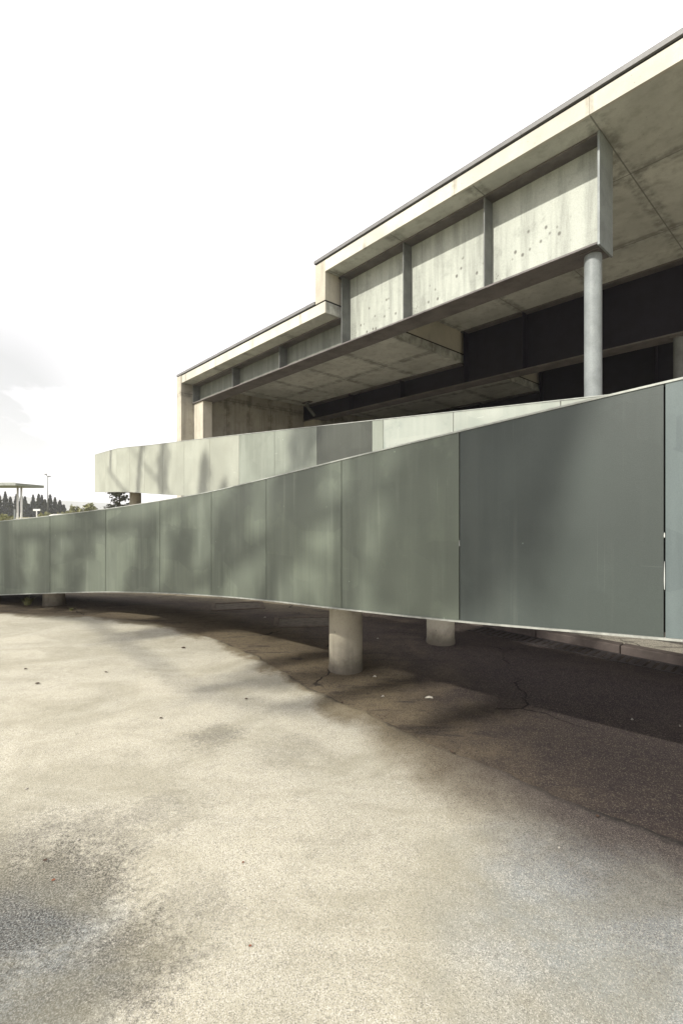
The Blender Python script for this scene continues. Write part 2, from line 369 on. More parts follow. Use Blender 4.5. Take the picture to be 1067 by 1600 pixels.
M['core'] = mat_plain('dark_joint_backing', (0.035, 0.03, 0.03), 0.9)
M['web'] = mat_web('pale_steel_web', (0.46, 0.485, 0.425), (0.085, 0.08, 0.065))
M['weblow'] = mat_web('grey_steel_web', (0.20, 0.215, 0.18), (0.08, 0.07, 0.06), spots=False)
M['steel'] = mat_plain('grey_painted_steel', (0.165, 0.172, 0.162), 0.5, 0.35, 3)
M['steelpale'] = mat_plain('pale_painted_steel', (0.27, 0.295, 0.29), 0.45, 0.3, 3)
M['flange'] = mat_plain('flange_steel', (0.17, 0.155, 0.145), 0.6, 0.4, 2.5)
M['shadesteel'] = mat_plain('shaded_steel', (0.021, 0.018, 0.030), 0.6, 0.3, 3)  # inner girders: same paint as the front one, recess shade put into the colour
M['coping'] = mat_plain('zinc_coping', (0.20, 0.20, 0.195), 0.5, 0.2, 3)
M['gap'] = mat_plain('shadow_gap', (0.03, 0.028, 0.028), 0.9)
M['cap'] = mat_plain('edge_metal', (0.40, 0.42, 0.38), 0.4, 0.3, 10)
M['drip'] = mat_plain('pale_drip_edge', (0.36, 0.37, 0.33), 0.6, 0.4, 14)
M['seal'] = mat_plain('white_sealant', (0.50, 0.52, 0.49), 0.5, 0.2, 20)
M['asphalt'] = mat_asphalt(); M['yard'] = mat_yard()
M['p_green'] = mat_panel('green_grey_panel', (0.116, 0.134, 0.106), (0.19, 0.215, 0.172), (0.16, 0.186, 0.14), 0.75, 0.42, 0.5)
M['p_slate'] = mat_panel('slate_grey_panel', (0.060, 0.072, 0.065), (0.10, 0.112, 0.098), (0.066, 0.080, 0.072), 0.45, 0.42, 0.6)  # darker than the green panels: shade put into the base colour
M['p_blue'] = mat_panel('blue_grey_panel', (0.12, 0.15, 0.148), (0.165, 0.20, 0.195), (0.06, 0.075, 0.08), 0.7)
M['p_pale'] = mat_panel('pale_cement_panel', (0.395, 0.41, 0.34), (0.30, 0.31, 0.25), (0.33, 0.34, 0.28), 0.7, 0.7, 0.4)
M['p_sage'] = mat_panel('sage_panel', (0.26, 0.285, 0.235), (0.37, 0.395, 0.335), (0.33, 0.355, 0.295), 0.5, 0.6)
M['p_dark'] = mat_panel('dark_green_panel', (0.072, 0.078, 0.064), (0.14, 0.15, 0.125), (0.11, 0.12, 0.1), 0.5, 0.5)
M['p_mott'] = mat_panel('whitewashed_panel', (0.43, 0.46, 0.40), (0.29, 0.33, 0.285), (0.24, 0.285, 0.25), 0.5, 0.6, 0.8)
M['grass'] = mat_plain('dry_grass', (0.32, 0.30, 0.17), 0.95, 0.4, 0.3)
M['hill'] = mat_plain('wooded_hill', (0.10, 0.11, 0.08), 0.95, 0.4, 0.02)
M['white'] = mat_plain('white_metal', (0.72, 0.72, 0.70), 0.45, 0.1, 2)
M['canopy'] = mat_plain('canopy_paint', (0.22, 0.24, 0.20), 0.6, 0.2, 1)
M['grate'] = mat_plain('cast_iron', (0.045, 0.04, 0.04), 0.6, 0.4, 20)
M['lid'] = mat_plain('rusty_lid', (0.10, 0.085, 0.065), 0.85, 0.5, 9)
M['kerb'] = mat_plain('kerb_stone', (0.11, 0.09, 0.08), 0.9, 0.4, 6)
M['bark'] = mat_plain('tree_bark', (0.10, 0.08, 0.06), 0.95, 0.4, 12)
M['cypress'] = mat_leaf('cypress_foliage', (0.022, 0.028, 0.016), (0.04, 0.046, 0.026))
M['pine'] = mat_leaf('dark_pine_foliage', (0.022, 0.026, 0.014), (0.05, 0.05, 0.028))
M['bush'] = mat_leaf('pale_bush_foliage', (0.17, 0.18, 0.075), (0.26, 0.25, 0.12))
M['leafdry'] = mat_plain('dry_leaf', (0.07, 0.045, 0.03), 0.8, 0.5, 60)
M['leafred'] = mat_plain('red_brown_leaf', (0.22, 0.085, 0.045), 0.8, 0.5, 60)
M['paper'] = mat_plain('scrap_paper', (0.36, 0.34, 0.29), 0.8, 0.2, 40)
M['glass'] = mat_plain('car_glass', (0.02, 0.025, 0.03), 0.1, 0.1, 2, spec=0.6)
M['rubber'] = mat_plain('tyre_rubber', (0.02, 0.02, 0.02), 0.9, 0.2, 10)

# ------------------------------------------------------------------ curves
UP = None
def catmull(P, t):
    """P: list of Vectors with integer parameters; linear extension beyond the ends"""
    n = len(P) - 1
    if P is UP and 0 < t < 3: return P[int(t)].lerp(P[int(t) + 1], t - int(t))
    if t <= 0: return P[0] + (P[1] - P[0]) * t
    if t >= n: return P[n] + (P[n] - P[n - 1]) * (t - n)
    i = min(int(t), n - 1); u = t - i
    a, b = P[i], P[i + 1]
    p = P[i - 1] if i > 0 else a * 2 - b
    q = P[i + 2] if i + 2 <= n else b * 2 - a
    return 0.5 * ((2 * a) + (b - p) * u + (2 * p - 5 * a + 4 * b - q) * u * u + (3 * a - p - 3 * b + q) * u ** 3)
def frames(P, t0, t1, n):
    """stations along the curve: position and horizontal normal on the outer (camera) side"""
    res = []
    for k in range(n + 1):
        t = t0 + (t1 - t0) * k / n
        p = catmull(P, t); d = catmull(P, t + 0.02) - catmull(P, t - 0.02); d.z = 0; d.normalize()
        res.append((p, Vector((d.y, -d.x, 0)) if Vector((d.y, -d.x, 0)).dot(Vector((-p.x, -p.y, 0))) > 0 else Vector((-d.y, d.x, 0))))
    return res
def sweep(fr, o0, o1, z0, z1):
    """rectangular bar along the frames, offsets measured inwards from the face"""
    mb = MB()
    def ring(i):
        p, nn = fr[i]
        return [p - nn * o0 + Vector((0, 0, z0)), p - nn * o1 + Vector((0, 0, z0)), p - nn * o1 + Vector((0, 0, z1)), p - nn * o0 + Vector((0, 0, z1))]
    return mb.strip(ring, fr)

# ------------------------------------------------------------------ ground
EDGE = [Vector((*gpx(px, py), 0)) for px, py in ((0, 957), (130, 962), (250, 975), (370, 1010), (430, 1042), (480, 1072), (560, 1108), (630, 1140), (760, 1195), (940, 1270), (1067, 1315))]
EDGE = [Vector((-24, 9.0, 0)), Vector((-14, 8.6, 0)), Vector((-11, 8.5, 0)), Vector((-8, 8.15, 0))] + EDGE + [Vector((2.5, 1.55, 0)), Vector((3.5, 0.55, 0)), Vector((4.8, -0.7, 0)), Vector((6.5, -2.2, 0)), Vector((9, -4.4, 0)), Vector((14, -9, 0))]
def edge_frames(jit):
    N = 520; out_ = []
    n = len(EDGE) - 1
    for k in range(N + 1):
        t = n * k / N
        p = catmull(EDGE, t); d = (catmull(EDGE, min(n, t + 0.25)) - catmull(EDGE, max(0, t - 0.25))).normalized()
        nn = Vector((d.y, -d.x, 0))                     # towards the camera side
        j = (mnoise.fractal(Vector((p.x * 2.2, p.y * 2.2, 0)), 0.6, 2.0, 4) * 0.035 + mnoise.noise(Vector((p.x * 14, p.y * 14, 3))) * 0.012) * jit
        out_.append((p + nn * j, nn))
    return out_
def finish_sheet(name, v, f, e, mat):
    me = bpy.data.meshes.new(name); me.from_pydata(v, [], f)
    bm = bmesh.new(); bm.from_mesh(me); bmesh.ops.recalc_face_normals(bm, faces=bm.faces)
    if sum(x.normal.z * x.calc_area() for x in bm.faces) < 0: bmesh.ops.reverse_faces(bm, faces=bm.faces)
    bm.to_mesh(me); bm.free()
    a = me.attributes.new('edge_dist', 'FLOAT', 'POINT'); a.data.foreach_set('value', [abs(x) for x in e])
    me.materials.append(mat); o = new_obj(name, me); tag(o, kind='structure'); return o
def pavement():
    fr = edge_frames(1.0); n = len(fr); F_ = Vector((-5.0, -16.0, 0))
    offs = [0, 0.0, 0.02, 0.05, 0.1, 0.18, 0.3, 0.45, 0.65, 0.9, 1.3, 2, 3.5, 6, 9]; zs = [-0.03, -0.006, -0.002] + [0] * 12
    v, e, f = [], [], []
    for o, z in zip(offs, zs):
        for p, nn in fr:
            d = F_ - p; ln = d.length; d.normalize(); oo = min(o, ln * 0.95)
            q = p + d * oo; v.append((q.x, q.y, z)); e.append(oo * max(0.25, abs(d.dot(nn))))
    for r in range(len(offs) - 1):
        for k in range(n - 1):
            f.append((r * n + k, r * n + k + 1, (r + 1) * n + k + 1, (r + 1) * n + k))
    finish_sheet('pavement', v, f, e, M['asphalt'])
pavement()
def yard():
    pts = [catmull(EDGE, (len(EDGE) - 1) * k / 120) for k in range(121)]
    xs = [-16 + 0.2 * i for i in range(126)]; ys = [-6 + 0.2 * j for j in range(141)]
    v, e, f = [], [], []
    for y in ys:
        for x in xs:
            k = min(range(121), key=lambda q: (pts[q].x - x) ** 2 + (pts[q].y - y) ** 2)
            d = pts[min(120, k + 1)] - pts[max(0, k - 1)]; r_ = Vector((x, y, 0)) - pts[k]
            sgn = 1.0 if d.x * r_.y - d.y * r_.x > 0 else -1.0
            v.append((x, y, -0.010)); e.append(max(0.0, sgn * r_.length))
    W = len(xs)
    for j in range(len(ys) - 1):
        for i in range(W - 1): f.append((j * W + i, j * W + i + 1, (j + 1) * W + i + 1, (j + 1) * W + i))
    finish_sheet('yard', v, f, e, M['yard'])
yard()
mb = MB(); N = 64
mb.v = [(0, 0, -0.07)]
for r_ in (20, 60, 150, 400, 1000, 2600):
    mb.v += [(r_ * math.cos(2 * math.pi * k / N), r_ * math.sin(2 * math.pi * k / N), -0.07) for k in range(N)]
mb.f = [(0, 1 + k, 1 + (k + 1) % N) for k in range(N)]
for r_ in range(5):
    mb.f += [(1 + r_ * N + k, 1 + (r_ + 1) * N + k, 1 + (r_ + 1) * N + (k + 1) % N, 1 + r_ * N + (k + 1) % N) for k in range(N)]
tag(mb.build('ground', M['grass']), kind='structure')

# hills: a ridge with real depth, about two kilometres away
def hills():
    mb = MB(); NA, NR = 120, 12
    for i in range(NA + 1):
        az = R(-85 + 170 * i / NA)
        prof = 50 + 34 * mnoise.fractal(Vector((i * 0.055, 3.1, 0)), 0.9, 2.0, 5) + 22 * math.exp(-((math.degrees(az) + 44) / 13) ** 2)
        for j in range(NR + 1):
            r_ = 1650 + 750 * j / NR; s = math.sin(math.pi * j / NR)
            z = -3 + max(6, prof) * s * (0.86 + 0.22 * mnoise.noise(Vector((i * 0.3, j * 0.5, 1))))
            mb.v.append((r_ * math.sin(az), r_ * math.cos(az), z))
    for i in range(NA):
        for j in range(NR):
            a = i * (NR + 1) + j; mb.f.append((a, a + 1, a + NR + 2, a + NR + 1))
    tag(mb.build('hills', M['hill'], smooth=True), kind='structure')
hills()

# ------------------------------------------------------------------ ramps
H = 1.27
LOW = [(-8.6, 8.62, -0.02), (-7.3, 8.48, 0.09), (-6.05, 8.20, 0.203), (-4.83, 7.79, 0.31), (-3.645, 7.27, 0.420), (-2.525, 6.54, 0.53), (-1.60, 5.78, 0.627), (-0.79, 4.94, 0.727),
       (0.0, 4.04, 0.823), (0.795, 3.17, 0.919), (1.615, 2.35, 1.022), (2.46, 1.51, 1.115), (3.31, 0.67, 1.205), (4.16, -0.17, 1.29), (5.0, -1.0, 1.375)]
LOW = [Vector(p) for p in LOW]
ucx = (-0.0003726413755628024, 0.008450869191630437, 0.7575689832006278, -8.452904744622227)
ucy = (-0.0004177058378529039, 0.011528441862729607, -0.9155963044655984, 16.17861789283759)
ucz = (-0.0006872361836825197, -0.052022504501261474, 2.37979518238203)
pv = lambda c, t: sum(a * t ** (len(c) - 1 - i) for i, a in enumerate(c))
UP = [Vector((pv(ucx, k), pv(ucy, k), pv(ucz, k))) for k in range(0, 19)]
UP[0:5] = [Vector(p) for p in ((-8.42, 16.05, 2.335), (-7.50, 14.92, 2.29), (-6.66, 13.93, 2.258), (-6.02, 13.35, 2.225), (-5.30, 12.66, 2.165))]

def column(parent, x, y, z1, r=0.175):
    mb = MB(); n = 40
    rings = [(r + 0.006, -0.03), (r + 0.006, 0.03), (r, 0.05), (r, z1)]
    for rr, z in rings: mb.v += [(x + rr * math.cos(2 * math.pi * k / n), y + rr * math.sin(2 * math.pi * k / n), z) for k in range(n)]
    for j in range(len(rings) - 1):
        mb.f += [(j * n + k, j * n + (k + 1) % n, (j + 1) * n + (k + 1) % n, (j + 1) * n + k) for k in range(n)]
    return mb.build('column', M['column'], parent, smooth=True)

def ramp(root, P, seams, mats, cols, width, t0, t1):
    st = int((t1 - t0) * 5)
    full = frames(P, t0, t1, st)
    sweep(full, 0.03, 0.13, 0.02, H - 0.01).build('parapet_wall', M['core'], root)
    sweep(full, 0.131, width, 0.015, 0.24).build('deck', M['deck'], root)
    sweep(full, width, width + 0.08, 0.03, 0.27).build('upstand', M['core'], root)
    sweep(full, -0.006, 0.14, H + 0.001, H + 0.012).build('cap_strip', M['cap'], root)
    sweep(full, -0.014, 0.028, -0.012, -0.001).build('drip_edge', M['drip'], root)
    for i in range(len(seams) - 1):
        a, b = seams[i], seams[i + 1]
        g = 0.0036
        fr_ = frames(P, a + g, b - g, 5)
        o = sweep(fr_, 0.0, 0.022, 0.0, H).build('parapet_panel', M[mats[i][0]], root)
        if mats[i][1]: o['label'] = mats[i][1]
    for (x, y) in cols:
        best = min((catmull(P, t * 0.05) for t in range(0, int(t1 * 20))), key=lambda q: (q.x - x) ** 2 + (q.y - y) ** 2)
        column(root, x, y, best.z + 0.02)

low = empty('access_ramp', (0, 0, 0))
tag(low, 'lower front ramp run with green-grey metal parapet panels on short round concrete columns', 'ramp')
g_, s_, b_ = ('p_green', None), ('p_slate', 'slate grey panel, shade put into its colour, with faint lighter roller patches'), ('p_blue', 'blue grey panel at the edge of the photo')
ramp(low, LOW, [0, 1, 2, 3, 4, 5, 6, 7, 8, 9, 10, 11, 12, 13, 14],
     [g_, g_, g_, g_, g_, g_, g_, g_, g_, s_, b_, b_, b_, b_], [(0.045, 4.96), (-5.15, 8.42), (3.9, 0.9)], 1.2, 0, 14)
# white sealant smears and dark open ends at the seams
for t, segs in ((9, ((0.50, 0.54, 0.0016),)), (10, ((0.24, 0.38, 0.0024), (0.50, 0.525, 0.003)))):
    for z0, z1, wd in segs:
        p, nn = frames(LOW, t, t + 0.01, 1)[0]
        d = Vector((nn.y, -nn.x, 0)); mb = MB()
        vs = []
        for oz, ww in ((z0, 0.5), (z0 + (z1 - z0) * 0.3, 1.0), (z1 - (z1 - z0) * 0.3, 0.8), (z1, 0.3)):
            for ss in (-1, 1): vs.append(p + nn * 0.003 + d * ss * wd * ww + Vector((0, 0, oz)))
            vs.append(p - nn * 0.012 + Vector((0, 0, oz)))
        fs = []
        for k in range(3):
            for a_, b2 in ((0, 1), (1, 2), (2, 0)): fs.append((k * 3 + a_, k * 3 + b2, k * 3 + 3 + b2, k * 3 + 3 + a_))
        fs += [(0, 1, 2), (9, 10, 11)]
        mb.add(vs, fs).build('sealant_bead', M['seal'], low)

up = empty('access_ramp', (0, 0, 0))
tag(up, 'higher rear ramp run with pale cement parapet panels, a few sage and dark green', 'ramp')
pl, sg, dk, mt = ('p_pale', None), ('p_sage', 'sage green panel'), ('p_dark', 'dark green repainted panel'), ('p_mott', 'whitewashed blotchy panel')
ramp(up, UP, [0, 1, 2, 3, 4, 5, 6, 7, 8, 9, 10, 11.05, 11.24, 12.25, 13.4, 14.5, 15.6, 16.8, 18],
     [pl, pl, pl, pl, pl, pl, pl, pl, sg, sg, dk, sg, mt, mt, mt, mt, mt, mt], [(1.26, 5.98), (-6.62, 15.1), (-2.2, 10.9)], 1.5, 0, 18)
p, nn = frames(UP, 0, 1, 1)[0]
fr_ = [(p - nn * 0.0, Vector((-nn.y, nn.x, 0))), (p - nn * 1.6, Vector((-nn.y, nn.x, 0)))]
if fr_[0][1].dot(UP[0] - UP[1]) < 0: fr_ = [(q, -m_) for q, m_ in fr_]
sweep(fr_, -0.02, -0.002, 0.0, H).build('parapet_panel', M['p_pale'], up)

# ------------------------------------------------------------------ building (local frame: -x runs away along the facade, +y into the building)
bld = empty('concrete_building', (0, 0, 0), math.atan2(-0.7439, 0.6683))
tag(bld, 'raw concrete building with stepped flat roof on big grey steel girders', 'building')
Y0, Y1 = 8.126, 27.0
ZS, ZL, ZB = 8.14, 7.03, 6.26
XR = 8.0
def slab(name, x0, x1, z0, th):
    r = MB().box(x0, x1, Y0 + 0.05, Y1, z0, z0 + th).build(name, M['soffit'], bld)
    MB().box(x0, x1, Y0, Y0 + 0.05, z0, z0 + th).build('fascia', M['fascia'], r)
    MB().box(x0 + 0.02, x1, Y0 + 0.02, Y1, z0 + th, z0 + th + 0.045).build('shadow_gap', M['gap'], r)
    return r
r1 = slab('roof_slab', -9.70, XR, ZS, 0.30)
r2 = slab('roof_slab', -18.99, -9.70, ZL, 0.30)
# end walls of the two roofs
MB().box(-10.12, -9.7005, Y0 - 0.001, Y1, ZL + 0.345, ZS + 0.30).build('step_wall', M['pillar'], bld)
MB().box(-10.12, -9.6805, Y0 + 0.02, Y1, ZS + 0.30, ZS + 0.345).build('shadow_gap', M['gap'], r1)
ew = MB().box(-19.43, -18.99, Y0 - 0.001, Y1, -0.07, ZL + 0.30).build('end_wall', M['wall'], bld)
MB().box(-19.43, -18.99, Y0 - 0.03, Y0 - 0.001, -0.07, ZL + 0.30).build('wall_edge', M['pillar'], ew)
MB().box(-19.41, -18.97, Y0 + 0.02, Y1, ZL + 0.30, ZL + 0.345).build('shadow_gap', M['gap'], r2)
# copings in lengths
def coping(par, x0, x1, z):
    x = x0
    while x < x1 - 0.01:
        e_ = min(x1, x + 3.0)
        MB().box(x + 0.003, e_ - 0.003, Y0 - 0.03, Y0 + 0.45, z, z + 0.085).build('coping', M['coping'], par)
        x = e_
coping(r1, -10.16, XR, ZS + 0.345); coping(r2, -19.47, -10.125, ZL + 0.345)
# girders
def girder(yf, first):
    w_, lw, st, fl = (M['web'], M['weblow'], M['steel'], M['flange']) if first else (M['shadesteel'], M['shadesteel'], M['shadesteel'], M['flange'])
    yc, yb = yf + 0.31, yf + 0.62
    g = MB().box(-9.54, -3.04, yc, yc + 0.025, ZB, ZS - 0.045).build('girder', w_, bld)
    MB().box(-18.985, -9.57, yc, yc + 0.025, ZB, ZL - 0.045).build('low_web', lw, g)
    MB().box(-18.985, -3.02, yf, yb, ZB - 0.04, ZB - 0.0005).build('bottom_flange', fl, g, bevel=0.004)
    MB().box(-9.695, -3.02, yf + 0.02, yb, ZS - 0.044, ZS - 0.001).build('top_flange', fl, g)
    MB().box(-18.985, -9.705, yf + 0.02, yb, ZL - 0.044, ZL - 0.001).build('top_flange', fl, g)
    for x in (-5.20, -7.36):
        MB().box(x - 0.015, x + 0.015, yf + 0.01, yc - 0.0005, ZB, ZS - 0.045).build('stiffener', st, g, bevel=0.003)
    MB().box(-9.57, -9.541, yf + 0.005, yb, ZB, ZS - 0.045).build('stiffener', st, g, bevel=0.003)
    for x in (-12.55, -15.58, -18.93):
        MB().box(x - 0.015, x + 0.015, yf + 0.01, yc - 0.0005, ZB, ZL - 0.045).build('stiffener', st, g, bevel=0.003)
    MB().box(-3.039, -3.0, yf - 0.003, yb + 0.003, ZB - 0.06, ZS - 0.002).build('end_plate', M['steelpale'] if first else st, g, bevel=0.004)
    # column and bearing plate
    mb = MB(); n = 40
    for z in (2.7, ZB - 0.065):
        mb.v += [(-3.22 + 0.1425 * math.cos(2 * math.pi * k / n), yc + 0.1425 * math.sin(2 * math.pi * k / n), z) for k in range(n)]
    mb.f = [(k, (k + 1) % n, n + (k + 1) % n, n + k) for k in range(n)]
    c = mb.build('column', M['steelpale'] if first else M['steel'], bld, smooth=True)
    MB().box(-3.42, -3.045, yc - 0.19, yc + 0.19, ZB - 0.065, ZB - 0.0405).build('bearing_plate', fl, c)
    # pillar under the far end
    MB().box(-18.989, -18.12, yf + 0.07, yf + 0.47, -0.07, ZB - 0.041).build('pillar', M['pillar'], bld)
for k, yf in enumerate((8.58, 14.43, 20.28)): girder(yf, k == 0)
# floor, podium and back walls
MB().box(-18.12, XR, 10.2, Y1 - 0.3, 2.4, 2.7).build('floor_slab', M['deck'], bld)
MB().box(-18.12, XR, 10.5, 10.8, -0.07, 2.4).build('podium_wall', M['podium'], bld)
MB().box(-18.99, XR, Y1 - 0.3, Y1, -0.07, ZL).build('back_wall', M['wall'], bld)
# rain pipe and bracket at the second girder
pp = MB().tube((-18.2, 14.1, 7.02), (-18.2, 14.1, 6.80), 0.075, n=16).tube((-18.2, 14.1, 6.84), (-17.9, 14.32, 6.34), 0.075, n=16).build('drain_pipe', M['steel'], bld, smooth=True)
MB().box(-18.5, -17.9, 14.0, 14.2, 6.985, 7.029).build('pipe_bracket', M['flange'], pp)

# ------------------------------------------------------------------ kerb, grate, covers
def bar(p, q, wd, z0, z1):
    p, q = Vector((*p, 0)), Vector((*q, 0)); d = (q - p).normalized(); nn = Vector((-d.y, d.x, 0)) * wd
    mb = MB(); vs = [(*(a + o).xy, z) for z in (z0, z1) for a, o in ((p, nn * 0), (q, nn * 0), (q, nn), (p, nn))]
    return mb.add(vs, [(0, 3, 2, 1), (4, 5, 6, 7), (0, 1, 5, 4), (1, 2, 6, 5), (2, 3, 7, 6), (3, 0, 4, 7)])
kd = Vector((1.68, -1.79)).normalized(); kp = Vector((1.2, 7.67))
kerb = tag(empty('kerb', (kp.x, kp.y, 0)), 'low stone kerb behind the rear ramp column, beside the drain grating', 'kerb'); kerb.location = (0, 0, 0)
for k in range(7):
    a = kp + kd * (k * 1.0); b = a + kd * 0.99
    bar(b, a, -0.16, -0.03, 0.09).build('kerb_stone', M['kerb'], kerb, bevel=0.008)
gr = MB()
nrm = Vector((-kd.y, kd.x)) * -1.0
for k in range(64):
    a = kp + kd * (1.2 + k * 0.085) + nrm * 0.05; b = a + nrm * 0.26
    gr.v, gr.f
    m2 = bar(a, b, 0.05, -0.02, -0.006); gr.add(m2.v, m2.f)
a = kp + kd * 1.15 + nrm * 0.045; b = a + kd * 5.5
for o in (0.0, 0.29):
    m2 = bar(a + nrm * o, b + nrm * o, 0.03, -0.02, -0.003); gr.add(m2.v, m2.f)
tag(gr.build('drain_grating', M['grate']), 'long dark iron drain grating set in the ground along the kerb', 'drain')
def cover(px, py, rz, label):
    x, y = gpx(px, py); o = tag(empty('manhole_cover', (x, y, -0.014), rz), label, 'manhole cover', 'square covers under the ramp')
    mb = MB()
    for bx in ((-0.45, 0.45, -0.33, -0.27), (-0.45, 0.45, 0.27, 0.33), (-0.45, -0.39, -0.27, 0.27), (0.39, 0.45, -0.27, 0.27)): mb.box(*bx, -0.01, 0.016)
    mb.build('frame', M['bark'], o); MB().box(-0.375, 0.375, -0.255, 0.255, -0.01, 0.007).build('lid', M['lid'], o)
cover(372, 946, 0.25, 'dark framed square cover lying in pale dirt under the ramp, left of the front column')
cover(475, 971, 0.1, 'dark framed square cover in the shade just left of the front column')

# ------------------------------------------------------------------ background
def leaf_crown(name, mat, parent, pts, size, flat=0.0):
    v, f = [], []
    for p in pts:
        d = Vector((random.gauss(0, 1), random.gauss(0, 1), random.gauss(0, 1) * (1 - flat))).normalized()
        a = d.orthogonal().normalized(); b = d.cross(a); s = size * random.uniform(0.5, 1.3)
        b0 = len(v); v += [p - a * s * .5, p + b * s * .35, p + a * s * .5, p - b * s * .35]; f.append((b0, b0 + 1, b0 + 2, b0 + 3))
    me = bpy.data.meshes.new(name); me.from_pydata([tuple(q) for q in v], [], f); me.materials.append(mat)
    return new_obj(name, me, parent)
def cypress_proto(hh, rr, seed):
    random.seed(seed)
    t = empty('cypress_tree'); MB().tube((0, 0, -0.1), (0, 0, hh * 0.8), 0.16, 0.03, 8).build('trunk', M['bark'], t)
    pts = []
    for k in range(1500):
        u = random.random() ** 0.8
        prof = (0.75 + 0.25 * math.sin(u * 3)) * (1 - u ** 2.2) ** 0.8 + 0.03
        lob = 1 + 0.28 * math.sin(5 * u * 6.28 + seed) * math.cos(seed + u * 9)
        an = random.uniform(0, 6.283); r_ = rr * prof * lob * math.sqrt(random.uniform(0.15, 1))
        pts.append(Vector((r_ * math.cos(an), r_ * math.sin(an), 0.3 + u * hh)))
    leaf_crown('crown', M['cypress'], t, pts, 0.5); return t
protos = [cypress_proto(8.2, 0.95, 1), cypress_proto(7.6, 0.85, 5), cypress_proto(6.8, 0.95, 9)]
random.seed(21)
CY = ((-12, 770, 'partly cut by the left photo edge'), (0, 772, 'at the left photo edge'), (9, 768, 'tall and full, left of the bus shelter post'), (17, 776, 'short, left of the shelter posts'), (26, 772, 'behind the shelter posts'), (34, 774, 'just right of the shelter posts'), (39.5, 775.5, 'second to the right of the shelter posts'), (46, 787, 'stunted and lowest, in the gap right of the shelter'),
      (52.5, 773, 'first of the dense clump left of the street lamp'), (61, 771.5, 'tallest of the clump left of the street lamp'), (66, 773, 'in the middle of the clump left of the street lamp'), (71, 780, 'short, touching the street lamp on its left'),
      (79, 772.5, 'just right of the street lamp'), (86.5, 776.5, 'second to the right of the street lamp'), (94, 781, 'third to the right of the street lamp'), (100, 788, 'small rounded last one at the right end of the row'))
used = [0, 0, 0]
for i, (px, py, lab) in enumerate(CY):
    k = i % 3; t = protos[k] if not used[k] else copy_tree(protos[k]); used[k] = 1
    d = 146 + (i * 37 % 11); top = CAM_H + (800 - py) / 733.3 * d
    s = top / (8.5, 7.9, 7.1)[k]
    t.location = ((px - 533.5) / 733.3 * d, d, -0.07); t.scale = (1.0, 1.0, s); t.rotation_euler.z = i * 1.3
    tag(t, 'dark cypress tree ' + lab, 'tree', 'row of cypress trees in the distance')
def blob_pts(rx, ry, rz, zc, n, lob):
    pts = []
    while len(pts) < n:
        p = Vector((random.uniform(-1, 1), random.uniform(-1, 1), random.uniform(-1, 1)))
        if p.length > 1: continue
        nn = mnoise.noise(p * lob + Vector((rx * 7, ry * 3, zc)))
        if p.length > 0.78 + 0.35 * nn or nn < -0.25: continue
        pts.append(Vector((p.x * rx, p.y * ry, zc + p.z * rz)))
    return pts
def bush(px, d, wpx, top_py, label, group=None, name='bush'):
    rx = wpx / 733.3 * d / 2; top = CAM_H + (800 - top_py) / 733.3 * d
    o = tag(empty(name, ((px - 533.5) / 733.3 * d, d, -0.07)), label, 'bush', group)
    mb = MB()
    for k in range(5):
        an = k * 1.26; mb.tube((0, 0, -0.05), (rx * 0.5 * math.cos(an), rx * 0.5 * math.sin(an), top * 0.7), 0.04, 0.012, 6)
    mb.build('stem', M['bark'], o)
    leaf_crown('crown', M['bush'], o, blob_pts(rx, rx, top * 0.55, top * 0.52, 1400, 2.4), top * 0.11)
bush(116, 82, 24, 788, 'pale round bush right after the cypress row', 'pale bushes in the distance')
bush(139, 76, 30, 785, 'wider pale bush between the cypress row and the dark pine', 'pale bushes in the distance')
bush(6, 45, 42, 801.5, 'low straw-coloured bush at the left photo edge below the shelter', 'pale bushes in the distance')
bush(72, 70, 26, 798.5, 'low pale bush at the foot of the street lamp', 'pale bushes in the distance')
bush(97, 90, 20, 799, 'low pale bush right of the street lamp by the parked cars', 'pale bushes in the distance')
# hedge of dark low growth at the cypress feet
h_ = empty('hedge', (-100, 152, -0.07)); tag(h_, 'low dark hedge running along the foot of the cypress row', 'hedge')
pts = [Vector((random.uniform(-22, 15), random.uniform(-1.5, 1.5), random.uniform(0, 2.0) + 0.5 * mnoise.noise(Vector((k * 0.01, 0, 0))))) for k in range(4200)]
leaf_crown('foliage', M['cypress'], h_, pts, 0.55)
# dark pine below the rear ramp
pn = tag(empty('pine_tree', ((186 - 533.5) / 733.3 * 34, 34, -0.07)), 'dark pine with loose sprays seen under the rear ramp beside its column', 'tree')
random.seed(4)
mb = MB().tube((0, 0, -0.1), (0.1, 0, 3.9), 0.12, 0.03, 9)
pts = []
for k in range(95):
    z = random.uniform(0.7, 3.6); an = random.uniform(0, 6.283); ln = random.uniform(0.5, 1.35) * (1.12 - 0.14 * z)
    q = Vector((ln * math.cos(an), ln * math.sin(an), z + random.uniform(0.0, 0.35)))
    mb.tube((0.02 * z, 0, z), q, 0.03, 0.008, 5, False)
    for j in range(46):
        u = random.uniform(0.3, 1.05); c = Vector((0, 0, z)).lerp(q, u)
        pts.append(c + Vector((random.gauss(0, .09), random.gauss(0, .09), random.gauss(0, .05))))
mb.build('trunk', M['bark'], pn); leaf_crown('crown', M['pine'], pn, pts, 0.12, 0.4)

